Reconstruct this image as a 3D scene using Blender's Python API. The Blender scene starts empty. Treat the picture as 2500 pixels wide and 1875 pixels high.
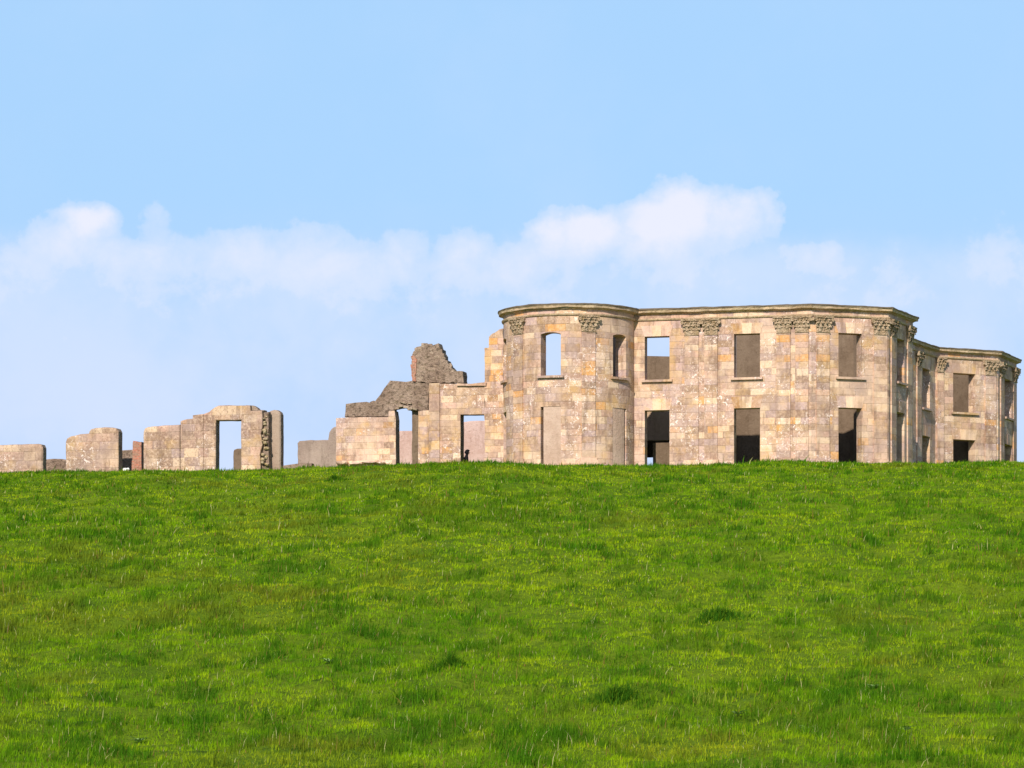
import bpy, bmesh, math, random
import numpy as np
from mathutils import Vector, noise as mnoise

S = bpy.context.scene
COL = S.collection
R = math.radians
random.seed(7)
rng = np.random.default_rng(11)

# ------------------------------------------------------------------ camera, world, sun, exposure
F, HZ, CX = 7500.0, 1700.0, 1250.0       # focal length, eye level and centre, in photograph pixels (2500 wide)
cam_d = bpy.data.cameras.new('camera')
cam = bpy.data.objects.new('camera', cam_d)
COL.objects.link(cam)
cam.location = (0, 0, 0)
cam.rotation_euler = (R(90), 0, 0)
cam_d.sensor_width = 36.0
cam_d.lens = 36.0 * F / 2500.0
cam_d.shift_y = (HZ - 937.5) / 2500.0
cam_d.clip_start = 0.5
cam_d.clip_end = 20000.0
S.camera = cam

SUN_AZ, SUN_EL = 17.0, 32.0              # degrees left of straight behind the camera, and elevation
sd = bpy.data.lights.new('sun', 'SUN')
sd.energy = 4.3
sd.angle = R(0.55)
sd.color = (1.0, 0.93, 0.82)
sun = bpy.data.objects.new('sun', sd)
COL.objects.link(sun)
to_sun = Vector((-math.sin(R(SUN_AZ)) * math.cos(R(SUN_EL)), -math.cos(R(SUN_AZ)) * math.cos(R(SUN_EL)), math.sin(R(SUN_EL))))
sun.rotation_euler = to_sun.to_track_quat('Z', 'Y').to_euler()
sun.location = (-30, -60, 80)

S.view_settings.view_transform = 'Standard'
S.view_settings.look = 'None'
S.view_settings.gamma = 1.0
S.view_settings.exposure = 0.30

class NT:
    """small helper round a node tree"""
    def __init__(self, tree):
        self.t = tree; self.n = tree.nodes; self.l = tree.links
    def _in(self, sock, v):
        if v is None: return
        if hasattr(v, 'is_output') or isinstance(v, bpy.types.NodeSocket): self.l.new(v, sock)
        else: sock.default_value = v
    def math(self, op, a, b=None, c=None, clamp=False):
        n = self.n.new('ShaderNodeMath'); n.operation = op; n.use_clamp = clamp
        self._in(n.inputs[0], a); self._in(n.inputs[1], b); self._in(n.inputs[2], c)
        return n.outputs[0]
    def rng(self, v, a, b, c=0.0, d=1.0, smooth=True):
        n = self.n.new('ShaderNodeMapRange'); n.interpolation_type = 'SMOOTHSTEP' if smooth else 'LINEAR'
        self._in(n.inputs[0], v)
        for i, x in zip((1, 2, 3, 4), (a, b, c, d)): self._in(n.inputs[i], x)
        return n.outputs[0]
    def mix(self, f, a, b, mode='MIX'):
        n = self.n.new('ShaderNodeMix'); n.data_type = 'RGBA'; n.blend_type = mode
        self._in(n.inputs[0], f)
        for s, v in ((n.inputs[6], a), (n.inputs[7], b)):
            if isinstance(v, tuple) and len(v) == 3: v = (*v, 1)
            self._in(s, v)
        return n.outputs[2]
    def noise(self, vec, scale, detail=3, rough=0.55, dims='3D', w=None, dist=0.0, color=False):
        n = self.n.new('ShaderNodeTexNoise'); n.noise_dimensions = dims
        if vec is not None: self.l.new(vec, n.inputs['Vector'])
        if w is not None: self._in(n.inputs['W'], w)
        n.inputs['Scale'].default_value = scale; n.inputs['Detail'].default_value = detail
        n.inputs['Roughness'].default_value = rough; n.inputs['Distortion'].default_value = dist
        return n.outputs['Color' if color else 'Fac']
    def vmath(self, op, a, b=None):
        n = self.n.new('ShaderNodeVectorMath'); n.operation = op
        self._in(n.inputs[0], a); self._in(n.inputs[1], b)
        return n.outputs[0]
    def comb(self, x, y, z):
        n = self.n.new('ShaderNodeCombineXYZ')
        for i, v in enumerate((x, y, z)): self._in(n.inputs[i], v)
        return n.outputs[0]
    def sep(self, v):
        n = self.n.new('ShaderNodeSeparateXYZ'); self.l.new(v, n.inputs[0]); return n.outputs
    def vor1(self, w, rnd, feature='F1'):
        n = self.n.new('ShaderNodeTexVoronoi'); n.voronoi_dimensions = '1D'; n.feature = feature
        self._in(n.inputs['W'], w); n.inputs['Scale'].default_value = 1.0; n.inputs['Randomness'].default_value = rnd
        return n
    def ramp(self, f, stops, interp='LINEAR'):
        n = self.n.new('ShaderNodeValToRGB'); cr = n.color_ramp; cr.interpolation = interp
        while len(cr.elements) < len(stops): cr.elements.new(0.5)
        for e, (p, c) in zip(cr.elements, stops): e.position = p; e.color = (*c, 1)
        self._in(n.inputs[0], f); return n.outputs[0]

# --- sky with broken cloud, laid out by compass direction and elevation
W = bpy.data.worlds.new('World'); S.world = W; W.use_nodes = True
nt = NT(W.node_tree); nt.n.clear()
SKY_STR = 0.11
sky = nt.n.new('ShaderNodeTexSky'); sky.sky_type = 'NISHITA'; sky.sun_disc = False
sky.sun_elevation = R(SUN_EL); sky.sun_rotation = R(180 + SUN_AZ)
sky.altitude = 50; sky.air_density = 1.0; sky.dust_density = 0.6; sky.ozone_density = 2.0
tc = nt.n.new('ShaderNodeTexCoord')
d3 = nt.sep(tc.outputs['Generated'])
az = nt.math('ARCTAN2', d3[0], d3[1])
hyp = nt.math('SQRT', nt.math('ADD', nt.math('MULTIPLY', d3[0], d3[0]), nt.math('MULTIPLY', d3[1], d3[1])))
el = nt.math('ARCTAN2', d3[2], hyp)
ang = nt.comb(az, el, 0.0)
wn = nt.noise(ang, 22.0, 5, 0.6, color=True)
warp = nt.vmath('MULTIPLY', nt.vmath('SUBTRACT', wn, (0.5, 0.5, 0.5)), (0.016, 0.012, 0.0))
wn2 = nt.noise(ang, 120.0, 4, 0.6, color=True)
warp2 = nt.vmath('MULTIPLY', nt.vmath('SUBTRACT', wn2, (0.5, 0.5, 0.5)), (0.009, 0.007, 0.0))
pa = nt.sep(nt.vmath('ADD', nt.vmath('ADD', ang, warp), warp2))
def blob(px, py, rx, up, dn, k):
    a0 = math.atan((px - CX) / F); e0 = math.atan((HZ - py) / F)
    dx = nt.math('DIVIDE', nt.math('SUBTRACT', pa[0], a0), rx / F)
    dy = nt.math('SUBTRACT', pa[1], e0)
    u = nt.math('DIVIDE', nt.math('MAXIMUM', dy, 0.0), up / F)
    v = nt.math('DIVIDE', nt.math('MINIMUM', dy, 0.0), dn / F)
    r2 = nt.math('ADD', nt.math('MULTIPLY', dx, dx), nt.math('ADD', nt.math('MULTIPLY', u, u), nt.math('MULTIPLY', v, v)))
    return nt.math('MULTIPLY', nt.math('POWER', 2.718, nt.math('MULTIPLY', r2, -1.1)), k)
# heaped tops with crisp edges; px, py, half width, height up, fade down, weight
BLOBS = [(1668, 482, 105, 52, 130, .98), (1600, 525, 140, 48, 100, .90), (1440, 555, 100, 44, 80, .86), (1345, 560, 65, 40, 70, .74), (1790, 520, 85, 46, 100, .78),
         (1876, 516, 42, 56, 80, .58), (1560, 580, 260, 40, 60, .62), (1975, 625, 85, 42, 70, .56), (215, 545, 80, 36, 60, .95), (120, 585, 90, 45, 90, .46),
         (378, 530, 50, 50, 90, .40), (270, 620, 200, 50, 90, .40), (600, 580, 150, 44, 100, .41), (760, 570, 110, 42, 100, .43), (990, 575, 60, 46, 90, .42),
         (1110, 590, 95, 52, 110, .45), (850, 630, 340, 46, 110, .36), (2400, 560, 110, 90, 220, .22), (2480, 640, 130, 90, 220, .22), (2230, 660, 160, 60, 160, .22),
         (-150, 600, 160, 70, 200, .5), (2780, 560, 200, 90, 240, .5), (1250, 630, 140, 46, 140, .42),
         (470, 605, 330, 52, 240, .31), (900, 612, 420, 52, 260, .31), (60, 640, 260, 60, 240, .31), (1500, 640, 420, 40, 200, .28), (2150, 680, 330, 50, 220, .28)]
dens = None
for b in BLOBS:
    o = blob(*b)
    dens = o if dens is None else nt.math('ADD', nt.math('MAXIMUM', dens, o), nt.math('MULTIPLY', nt.math('MINIMUM', dens, o), 0.25))
n1 = nt.noise(ang, 46.0, 9, 0.62, dist=0.15)
n2 = nt.noise(ang, 16.0, 5, 0.55)
heap = nt.math('ADD', dens, nt.math('MULTIPLY', nt.math('ADD', nt.math('SUBTRACT', n1, 0.5), nt.math('MULTIPLY', nt.math('SUBTRACT', nt.noise(ang, 150.0, 6, 0.62), 0.5), 0.35)), 0.85))
edge = nt.rng(heap, 0.235, 0.36)
body = nt.rng(heap, 0.16, 1.10)
cu = nt.math('ADD', nt.math('MULTIPLY', edge, 0.17), nt.math('MULTIPLY', nt.math('MULTIPLY', body, edge), 0.84))
band = nt.math('MULTIPLY', nt.rng(pa[1], 0.152, 0.138), nt.rng(pa[1], 0.02, 0.09, 0.35, 1.0))
veil = nt.math('MULTIPLY', nt.math('MULTIPLY', nt.rng(nt.math('ADD', n2, nt.math('MULTIPLY', n1, 0.35)), 0.32, 0.82), band), 0.42)
thin = nt.math('MULTIPLY', nt.rng(nt.noise(ang, 9.0, 6, 0.6), 0.40, 0.75), 0.10)
cl = nt.math('ADD', thin, nt.math('ADD', cu, nt.math('MULTIPLY', veil, nt.math('SUBTRACT', 1.0, cu))), clamp=True)
grade = nt.ramp(nt.rng(el, 0.0, 0.26, smooth=False), [(0.0, (0.44, 0.545, 0.83)), (0.35, (0.385, 0.535, 0.815)), (0.62, (0.335, 0.545, 0.815)), (0.85, (0.335, 0.55, 0.82)), (1.0, (0.365, 0.565, 0.82))])
tint = nt.mix(0.88, sky.outputs[0], nt.mix(1.0, grade, (1.0 / SKY_STR,) * 3, 'MULTIPLY'))
tint = nt.mix(nt.rng(el, 0.45, 0.25), sky.outputs[0], tint)      # the clear zenith stays the plain sky model
cloudc = tuple(c / SKY_STR for c in (0.68, 0.705, 0.85))
skyc = nt.mix(cl, tint, cloudc)
bg = nt.n.new('ShaderNodeBackground'); bg.inputs[1].default_value = SKY_STR
nt.l.new(skyc, bg.inputs[0])
wo = nt.n.new('ShaderNodeOutputWorld'); nt.l.new(bg.outputs[0], wo.inputs[0])

# ------------------------------------------------------------------ helpers
def tag(o, label=None, cat=None, group=None, kind=None):
    if label: o['label'] = label
    if cat: o['category'] = cat
    if group: o['group'] = group
    if kind: o['kind'] = kind
    return o

def empty(name, loc, label, cat, group=None):
    o = bpy.data.objects.new(name, None); COL.objects.link(o); o.location = loc
    o.empty_display_size = 0.3
    return tag(o, label, cat, group)

def link_mesh(name, me, mats, parent=None):
    o = bpy.data.objects.new(name, me); COL.objects.link(o)
    for m in (mats if isinstance(mats, (list, tuple)) else [mats]): me.materials.append(m)
    if parent is not None:
        o.parent = parent
        p = parent; loc = Vector((0, 0, 0))
        while p is not None: loc += p.location; p = p.parent
        o.location = -loc + o.location
    return o

class MB:
    """collects faces with uv and material index; all in world coordinates"""
    def __init__(self): self.v = []; self.f = []; self.uv = []; self.mi = []
    def face(self, pts, uvs=None, mi=0):
        i = len(self.v); self.v += [tuple(p) for p in pts]
        self.f.append(tuple(range(i, i + len(pts))))
        self.uv += [tuple(u) for u in (uvs or [(p[0] + p[1] * .3, p[2]) for p in pts])]
        self.mi.append(mi)
    def build(self, name, mats, parent=None, smooth=False, weld=True):
        me = bpy.data.meshes.new(name)
        me.from_pydata(self.v, [], self.f)
        ul = me.uv_layers.new(name='UVMap')
        ul.data.foreach_set('uv', [c for u in self.uv for c in u])
        me.polygons.foreach_set('material_index', self.mi)
        if weld:
            bm = bmesh.new(); bm.from_mesh(me)
            bmesh.ops.remove_doubles(bm, verts=bm.verts, dist=0.0004)
            bm.normal_update(); bm.to_mesh(me); bm.free()
        if smooth: me.polygons.foreach_set('use_smooth', [True] * len(me.polygons))
        me.update()
        return link_mesh(name, me, mats, parent)

# ------------------------------------------------------------------ materials
def new_mat(name, rough=0.9, spec=0.2):
    m = bpy.data.materials.new(name); m.use_nodes = True
    t = NT(m.node_tree)
    b = t.n['Principled BSDF']
    b.inputs['Roughness'].default_value = rough
    b.inputs['Specular IOR Level'].default_value = spec
    return m, t, b

def bump(t, b, h, strength=0.5, dist=0.03):
    n = t.n.new('ShaderNodeBump'); n.inputs['Strength'].default_value = strength; n.inputs['Distance'].default_value = dist
    t.l.new(h, n.inputs['Height']); t.l.new(n.outputs[0], b.inputs['Normal'])

def ashlar(name, row=0.37, width=0.84, ochre=0.0, grey=0.0, splash=1.0, bright=1.0, contrast=1.0):
    m, t, b = new_mat(name)
    uv = t.n.new('ShaderNodeUVMap').outputs[0]
    geo = t.n.new('ShaderNodeNewGeometry').outputs['Position']
    us = t.sep(uv)
    rv = t.math('DIVIDE', us[1], row)
    rowv = t.vor1(rv, 0.45); rowe = t.vor1(rv, 0.45, 'DISTANCE_TO_EDGE')
    rsep = t.sep(rowv.outputs['Color'])
    cu = t.math('ADD', t.math('DIVIDE', us[0], width), t.math('MULTIPLY', rsep[0], 617.0))
    colv = t.vor1(cu, 0.75); cole = t.vor1(cu, 0.75, 'DISTANCE_TO_EDGE')
    cs = t.sep(colv.outputs['Color'])
    big = t.noise(geo, 0.33, 4, 0.6)
    mid = t.noise(geo, 1.3, 4, 0.6)
    # stone colour of each block
    sel = t.math('ADD', t.math('MULTIPLY', cs[0], 0.82), t.math('MULTIPLY', t.math('SUBTRACT', big, 0.5), 0.55), clamp=True)
    sel = t.math('ADD', sel, 0.09 + ochre, clamp=True)
    c = t.ramp(sel, [(0.00, (.33, .255, .205)), (0.14, (.46, .365, .335)), (0.28, (.40, .285, .215)), (0.40, (.50, .37, .31)), (0.52, (.54, .385, .315)),
                     (0.64, (.42, .31, .22)), (0.76, (.58, .44, .31)), (0.87, (.70, .56, .38)), (0.97, (.55, .40, .22)), (1.0, (.52, .31, .12))])
    br = t.rng(cs[1], 0, 1, 0.60, 1.32, smooth=False)
    c = t.mix(1.0, c, t.comb(br, br, br), 'MULTIPLY')
    c = t.mix(0.10, c, (.53, .39, .29))
    # rare dark and rare orange blocks
    c = t.mix(t.math('MULTIPLY', t.math('GREATER_THAN', cs[2], 0.962), 0.75), c, (.78, .43, .12))
    c = t.mix(t.math('MULTIPLY', t.math('MULTIPLY', t.math('GREATER_THAN', cs[2], 0.10), t.math('LESS_THAN', cs[2], 0.24)), 0.65), c, (.50, .42, .44))
    c = t.mix(t.math('MULTIPLY', t.math('MULTIPLY', t.math('GREATER_THAN', cs[2], 0.80), t.math('LESS_THAN', cs[2], 0.90)), 0.60), c, (.92, .80, .58))
    c = t.mix(t.math('MULTIPLY', t.math('LESS_THAN', cs[2], 0.10), 0.6), c, (.30, .225, .165))
    c = t.mix(t.math('MULTIPLY', t.math('LESS_THAN', cs[1], 0.06), 0.5), c, (.80, .68, .50))
    # mottling inside blocks
    fn = t.noise(geo, 7.0, 5, 0.65)
    c = t.mix(t.rng(fn, 0.42, 0.70, 0.0, 0.42 * contrast), c, (.88, .74, .58))
    c = t.mix(t.rng(t.noise(geo, 9.0, 5, 0.68), 0.50, 0.70, 0.0, 0.58 * contrast), c, (.26, .175, .12))
    # dirt runs, stretched down the wall
    g3 = t.vmath('MULTIPLY', geo, (1.0, 1.0, 0.16))
    st = t.noise(g3, 3.0, 4, 0.6)
    c = t.mix(t.rng(st, 0.50, 0.68, 0.0, 0.66), c, (.25, .185, .14))
    c = t.mix(t.rng(t.noise(t.vmath('ADD', geo, (7.0, 1.0, 3.0)), 0.55, 5, 0.6), 0.50, 0.66, 0, 0.55), c, (.84, .70, .54))
    c = t.mix(t.rng(t.noise(t.vmath('ADD', geo, (17.0, 8.0, 1.0)), 0.45, 5, 0.62), 0.50, 0.66, 0, 0.55), c, (.36, .285, .25))
    c = t.mix(t.rng(mid, 0.52, 0.74, 0.0, 0.38), c, (.62, .45, .19))
    # grey or bleached areas
    c = t.mix(t.rng(t.noise(geo, 0.9, 3, 0.5, dist=0.5), 0.48, 0.72, 0.0, 0.48 + grey), c, (.50, .42, .385))
    # white splashes
    sp = t.noise(geo, 6.0, 4, 0.7, dist=1.2)
    zone = t.rng(t.noise(t.vmath('ADD', geo, (31.0, 4.0, 7.0)), 0.55, 2, 0.5), 0.46, 0.62)
    wf = t.math('MULTIPLY', t.rng(sp, 0.565, 0.61), zone)
    c = t.mix(t.math('MULTIPLY', wf, 0.85 * splash, clamp=True), c, (1.0, .98, .95))
    # joints
    jr = t.rng(rowe.outputs['Distance'], 0.015, 0.06)
    jc = t.rng(cole.outputs['Distance'], 0.008, 0.03)
    j = t.math('MINIMUM', jr, jc)
    c = t.mix(t.math('MULTIPLY', t.rng(j, 0, 1, 0.26, 0.0), t.rng(mid, 0.35, 0.65, 0.35, 1.0)), c, (.30, .22, .16))
    # ochre and cream lichen, strongest in drifts
    c = t.mix(t.rng(t.noise(t.vmath('ADD', geo, (11.0, 2.0, 5.0)), 0.7, 5, 0.65), 0.54, 0.72, 0, 0.55 + ochre), c, (.66, .46, .17))
    c = t.mix(t.rng(t.noise(t.vmath('ADD', geo, (3.0, 22.0, 9.0)), 1.6, 5, 0.65), 0.56, 0.70, 0, 0.45), c, (.72, .56, .42))
    c = t.mix(1.0, c, (bright * .91, bright * .775, bright * .72), 'MULTIPLY')
    t.l.new(c, b.inputs['Base Color'])
    h = t.math('ADD', t.math('MULTIPLY', j, 0.5), t.math('ADD', t.math('MULTIPLY', fn, 0.8), t.math('MULTIPLY', cs[1], 0.5)))
    bump(t, b, h, 0.7, 0.03)
    return m

def rubble(name, base=(.235, .160, .118), dark=(.085, .055, .040), light=(.345, .25, .19), moss=(.19, .14, .075), scale=1.0, strong=1.0):
    m, t, b = new_mat(name)
    geo = t.n.new('ShaderNodeNewGeometry').outputs['Position']
    n1 = t.noise(geo, 1.1 * scale, 5, 0.62); n2 = t.noise(geo, 5.0 * scale, 5, 0.65); n3 = t.noise(geo, 16.0 * scale, 4, 0.6)
    c = t.mix(t.rng(n1, 0.35, 0.65), base, light)
    c = t.mix(t.rng(n2, 0.47, 0.66, 0, 0.80), c, dark)  # mid-scale dark patches painted in as the shade of unmodelled cavities
    c = t.mix(t.rng(n3, 0.5, 0.75, 0, 0.5), c, light)
    c = t.mix(t.rng(t.noise(geo, 2.3, 4, 0.6, dist=0.8), 0.55, 0.72, 0, 0.55), c, moss)
    v = t.n.new('ShaderNodeTexVoronoi'); v.feature = 'DISTANCE_TO_EDGE'; v.inputs['Scale'].default_value = 3.2 * scale
    wp = t.vmath('ADD', geo, t.vmath('MULTIPLY', t.noise(geo, 2.5, 3, 0.5, color=True), (0.4, 0.4, 0.4)))
    t.l.new(wp, v.inputs['Vector'])
    e = t.rng(v.outputs['Distance'], 0.0, 0.09)
    c = t.mix(t.math('MULTIPLY', t.rng(e, 0, 1, 0.45 * strong, 0.0), t.rng(n1, 0.5, 0.62)), c, dark)
    t.l.new(c, b.inputs['Base Color'])
    h = t.math('ADD', t.math('MULTIPLY', n2, 1.0), t.math('MULTIPLY', n1, 1.5))
    bump(t, b, h, 1.0, 0.16)
    return m

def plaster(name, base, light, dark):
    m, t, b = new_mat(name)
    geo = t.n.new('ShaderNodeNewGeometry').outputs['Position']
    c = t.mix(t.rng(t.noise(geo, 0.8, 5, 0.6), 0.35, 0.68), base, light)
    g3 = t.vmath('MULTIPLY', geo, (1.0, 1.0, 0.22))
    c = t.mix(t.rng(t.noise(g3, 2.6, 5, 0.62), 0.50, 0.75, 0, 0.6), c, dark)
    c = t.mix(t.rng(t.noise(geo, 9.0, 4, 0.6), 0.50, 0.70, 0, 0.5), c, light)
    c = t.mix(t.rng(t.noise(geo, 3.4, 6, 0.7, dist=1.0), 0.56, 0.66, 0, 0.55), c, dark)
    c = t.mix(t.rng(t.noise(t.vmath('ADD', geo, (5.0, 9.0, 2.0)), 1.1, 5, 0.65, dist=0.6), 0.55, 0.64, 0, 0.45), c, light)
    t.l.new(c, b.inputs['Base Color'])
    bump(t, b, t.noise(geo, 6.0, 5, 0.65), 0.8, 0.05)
    return m

def brick(name):
    m, t, b = new_mat(name)
    uv = t.n.new('ShaderNodeUVMap').outputs[0]
    geo = t.n.new('ShaderNodeNewGeometry').outputs['Position']
    n = t.n.new('ShaderNodeTexBrick'); t.l.new(uv, n.inputs['Vector'])
    n.inputs['Color1'].default_value = (.50, .15, .09, 1); n.inputs['Color2'].default_value = (.36, .13, .08, 1)
    n.inputs['Mortar'].default_value = (.42, .33, .26, 1); n.inputs['Scale'].default_value = 1.0
    n.inputs['Brick Width'].default_value = 0.23; n.inputs['Row Height'].default_value = 0.085; n.inputs['Mortar Size'].default_value = 0.010
    c = t.mix(t.rng(t.noise(geo, 4.0, 5, 0.65), 0.42, 0.62, 0, 0.75), n.outputs['Color'], (.33, .21, .15))
    c = t.mix(t.rng(t.noise(geo, 9.0, 4, 0.65), 0.5, 0.64, 0, 0.6), c, (.12, .06, .04))
    t.l.new(c, b.inputs['Base Color']); bump(t, b, t.noise(geo, 12, 4, 0.6), 0.8, 0.03)
    return m

M_ASH = ashlar('ashlar_sandstone')
M_ASHW = ashlar('ashlar_wing_sandstone', row=0.34, width=0.62, ochre=0.07, splash=0.8, bright=1.04)
M_ASHL = ashlar('ashlar_weathered_blocks', row=0.46, width=0.80, ochre=-0.05, splash=1.0, bright=0.86, contrast=1.7)
M_PIL = ashlar('pilaster_sandstone', row=0.36, width=3.0, ochre=-0.02, splash=0.9)
M_PILO = ashlar('ochre_lichened_sandstone', row=0.5, width=3.0, ochre=0.30, splash=0.2, bright=0.88)
M_RUB = rubble('grey_rubble_core')
M_RUB2 = rubble('brown_rubble', base=(.27, .19, .135), dark=(.10, .065, .045), light=(.40, .30, .225), moss=(.24, .17, .07), scale=.8)
M_RUBD = rubble('dark_rubble', base=(.20, .165, .13), dark=(.09, .07, .055), light=(.33, .28, .21), scale=1.4)
M_CAP = rubble('weathered_coping', base=(.27, .19, .14), dark=(.13, .09, .065), light=(.36, .27, .205), moss=(.22, .16, .085), scale=1.3, strong=0.3)
M_CARVE = rubble('carved_stone', base=(.46, .32, .20), dark=(.20, .12, .06), light=(.60, .45, .31), moss=(.40, .27, .09), scale=2.0, strong=0.2)
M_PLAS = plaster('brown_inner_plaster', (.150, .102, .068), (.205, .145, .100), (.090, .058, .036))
M_PINK = plaster('pink_inner_plaster', (.46, .30, .255), (.56, .40, .36), (.30, .18, .145))
M_BLOCK = plaster('smooth_infill_render', (.44, .30, .225), (.53, .385, .30), (.34, .23, .17))
M_BRICK = brick('red_brick')
M_LINT = ashlar('voussoir_stone', row=3.0, width=0.50, ochre=0.12, splash=0.5, bright=1.12, contrast=0.7)

def cornice_mat():
    m, t, b = new_mat('cornice_stone')
    geo = t.n.new('ShaderNodeNewGeometry').outputs['Position']
    uv = t.n.new('ShaderNodeUVMap').outputs[0]; us = t.sep(uv)
    v = t.vor1(t.math('DIVIDE', us[0], 1.1), 0.6); cs = t.sep(v.outputs['Color'])
    c = t.ramp(cs[0], [(0, (.42, .29, .18)), (.4, (.58, .42, .26)), (.7, (.50, .35, .24)), (1, (.64, .48, .31))])
    c = t.mix(t.rng(t.noise(geo, 2.2, 5, 0.65), 0.42, 0.66, 0, 0.75), c, (.34, .25, .155))
    c = t.mix(t.rng(t.noise(geo, 9.0, 5, 0.65), 0.52, 0.68, 0, 0.7), c, (.15, .11, .065))
    c = t.mix(t.rng(t.noise(geo, 5.0, 4, 0.65), 0.60, 0.72, 0, 0.6), c, (.62, .56, .42))
    gz_ = t.math('ADD', t.sep(geo)[2], t.math('MULTIPLY', t.noise(geo, 4.0, 4, 0.6), 0.10))
    c = t.mix(t.rng(gz_, 20.46, 20.53, 0, 0.9), c, (.11, .085, .06))       # dark crust of lichen along the very top course
    t.l.new(c, b.inputs['Base Color']); bump(t, b, t.noise(geo, 6, 5, 0.65), 0.9, 0.06)
    return m
M_CORN = cornice_mat()

# ------------------------------------------------------------------ terrain
def hermite(tab):
    xs, ys = [], []
    for (x0, y0, s0), (x1, y1, s1) in zip(tab[:-1], tab[1:]):
        for k in range(24):
            t = k / 24; h = x1 - x0
            xs.append(x0 + t * h)
            ys.append((2*t**3 - 3*t*t + 1)*y0 + (t**3 - 2*t*t + t)*h*s0 + (-2*t**3 + 3*t*t)*y1 + (t**3 - t*t)*h*s1)
    xs.append(tab[-1][0]); ys.append(tab[-1][1])
    return np.array(xs), np.array(ys)
PX_, PY_ = hermite([(-400, -9, .0), (-30, -2.2, .01), (0, -1.62, .015), (40, -0.98, .055), (90, 4.5, .128), (132, 9.6, .105), (150, 11.28, .078), (166, 12.42, .064),
                    (200, 14.2, .04), (260, 14.2, -.02), (600, -2, -.03), (1500, -20, 0.0), (9000, -25, 0)])
_perm = rng.random((256, 256))
def vnoise(x, y):
    xi = np.floor(x).astype(int); yi = np.floor(y).astype(int)
    fx = x - xi; fy = y - yi
    fx = fx*fx*(3-2*fx); fy = fy*fy*(3-2*fy)
    g = lambda a, b: _perm[a & 255, b & 255]
    return (g(xi, yi)*(1-fx)*(1-fy) + g(xi+1, yi)*fx*(1-fy) + g(xi, yi+1)*(1-fx)*fy + g(xi+1, yi+1)*fx*fy)
def fbm(x, y, o=3):
    s = 0; a = 1; tot = 0
    for k in range(o):
        s = s + a * vnoise(x + 17.3*k, y - 9.1*k); tot += a; a *= .5; x = x*2.03; y = y*2.03
    return s / tot
# crest height sideways, metres at 150 m
CRX = np.array([-400, -60, -25, -19, -13, -8, -5.5, -3.2, -1.2, 2, 4.5, 9, 13.5, 19, 25, 60, 400])
CRZ = np.array([-6, -2.2, -.40, -.38, -.32, -.14, -.02, .10, .14, -.02, -.03, .02, .12, .10, .02, -1.2, -5])
def ground_z(x, y):
    x = np.asarray(x, float); y = np.asarray(y, float)
    z = np.interp(y, PX_, PY_)
    ramp = np.clip((y - 40) / 100, 0, 1)
    xx = x * 150 / np.clip(y, 60, 170)
    z = z + (np.interp(x * 0.9 + 0.1 * xx, CRX, CRZ) - .07) * ramp
    near = np.clip(1 - (y - 158) / 6, 0, 1) * 0.8 + 0.2
    z = z + (fbm(x * .22, y * .15) - .5) * .45 * near * np.clip(y / 60, .2, 1)
    z = z + (fbm(x * .9 + 5, y * .7, 3) - .5) * np.interp(y, [0, 125, 148, 160], [.42, .42, .22, .22]) * near
    z = z + (fbm(x * 2.6 + 5, y * 2.1, 2) - .5) * .11 * near
    return z

def build_ground():
    ys = np.concatenate([np.linspace(-400, 20, 12)[:-1], np.linspace(20, 36, 16)[:-1], np.arange(36, 172, .34), np.linspace(172, 300, 40), np.array([350, 450, 600, 900, 1500, 3000, 6000, 9000])])
    xs = np.concatenate([-np.array([6000, 3000, 1500, 700, 350, 200, 120, 80])[:], np.arange(-50, 50.01, .42), np.array([80, 120, 200, 350, 700, 1500, 3000, 6000])])
    X, Y = np.meshgrid(xs, ys)
    Z = ground_z(X, Y)
    nv = X.size; w = len(xs); h = len(ys)
    co = np.stack([X, Y, Z], -1).reshape(-1, 3)
    i = np.arange(nv).reshape(h, w)
    q = np.stack([i[:-1, :-1], i[:-1, 1:], i[1:, 1:], i[1:, :-1]], -1).reshape(-1, 4)
    me = bpy.data.meshes.new('ground')
    me.vertices.add(nv); me.vertices.foreach_set('co', co.ravel())
    me.loops.add(q.size); me.loops.foreach_set('vertex_index', q.ravel())
    me.polygons.add(len(q)); me.polygons.foreach_set('loop_start', np.arange(0, q.size, 4)); me.polygons.foreach_set('loop_total', np.full(len(q), 4))
    me.polygons.foreach_set('use_smooth', np.ones(len(q), bool))
    me.update(calc_edges=True)
    m, t, b = new_mat('turf', 0.95, 0.05)
    geo = t.n.new('ShaderNodeNewGeometry').outputs['Position']
    c = t.mix(t.rng(t.noise(geo, 0.5, 5, 0.6), 0.35, 0.65), (.11, .20, .009), (.19, .28, .013))
    c = t.mix(t.rng(t.noise(geo, 3.0, 5, 0.65), 0.45, 0.7, 0, .6), c, (.035, .085, .006))
    c = t.mix(t.rng(t.noise(geo, 14.0, 4, 0.65), 0.5, 0.72, 0, .6), c, (.14, .19, .018))
    t.l.new(c, b.inputs['Base Color']); bump(t, b, t.noise(geo, 9, 5, 0.7), 1.0, 0.15)
    o = link_mesh('ground', me, m)
    tag(o, kind='structure')
build_ground()

# ------------------------------------------------------------------ grass
def grass_mat(name, trans=0.45):
    m, t, b = new_mat(name, 0.85, 0.04)
    at = t.n.new('ShaderNodeAttribute'); at.attribute_name = 'Col'
    t.l.new(at.outputs['Color'], b.inputs['Base Color'])
    tr = t.n.new('ShaderNodeBsdfTranslucent'); t.l.new(at.outputs['Color'], tr.inputs[0])
    mx = t.n.new('ShaderNodeMixShader'); mx.inputs[0].default_value = trans
    t.l.new(b.outputs[0], mx.inputs[1]); t.l.new(tr.outputs[0], mx.inputs[2])
    out = t.n['Material Output']; t.l.new(mx.outputs[0], out.inputs[0])
    return m
M_GRASS = grass_mat('grass_blades')

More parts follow.
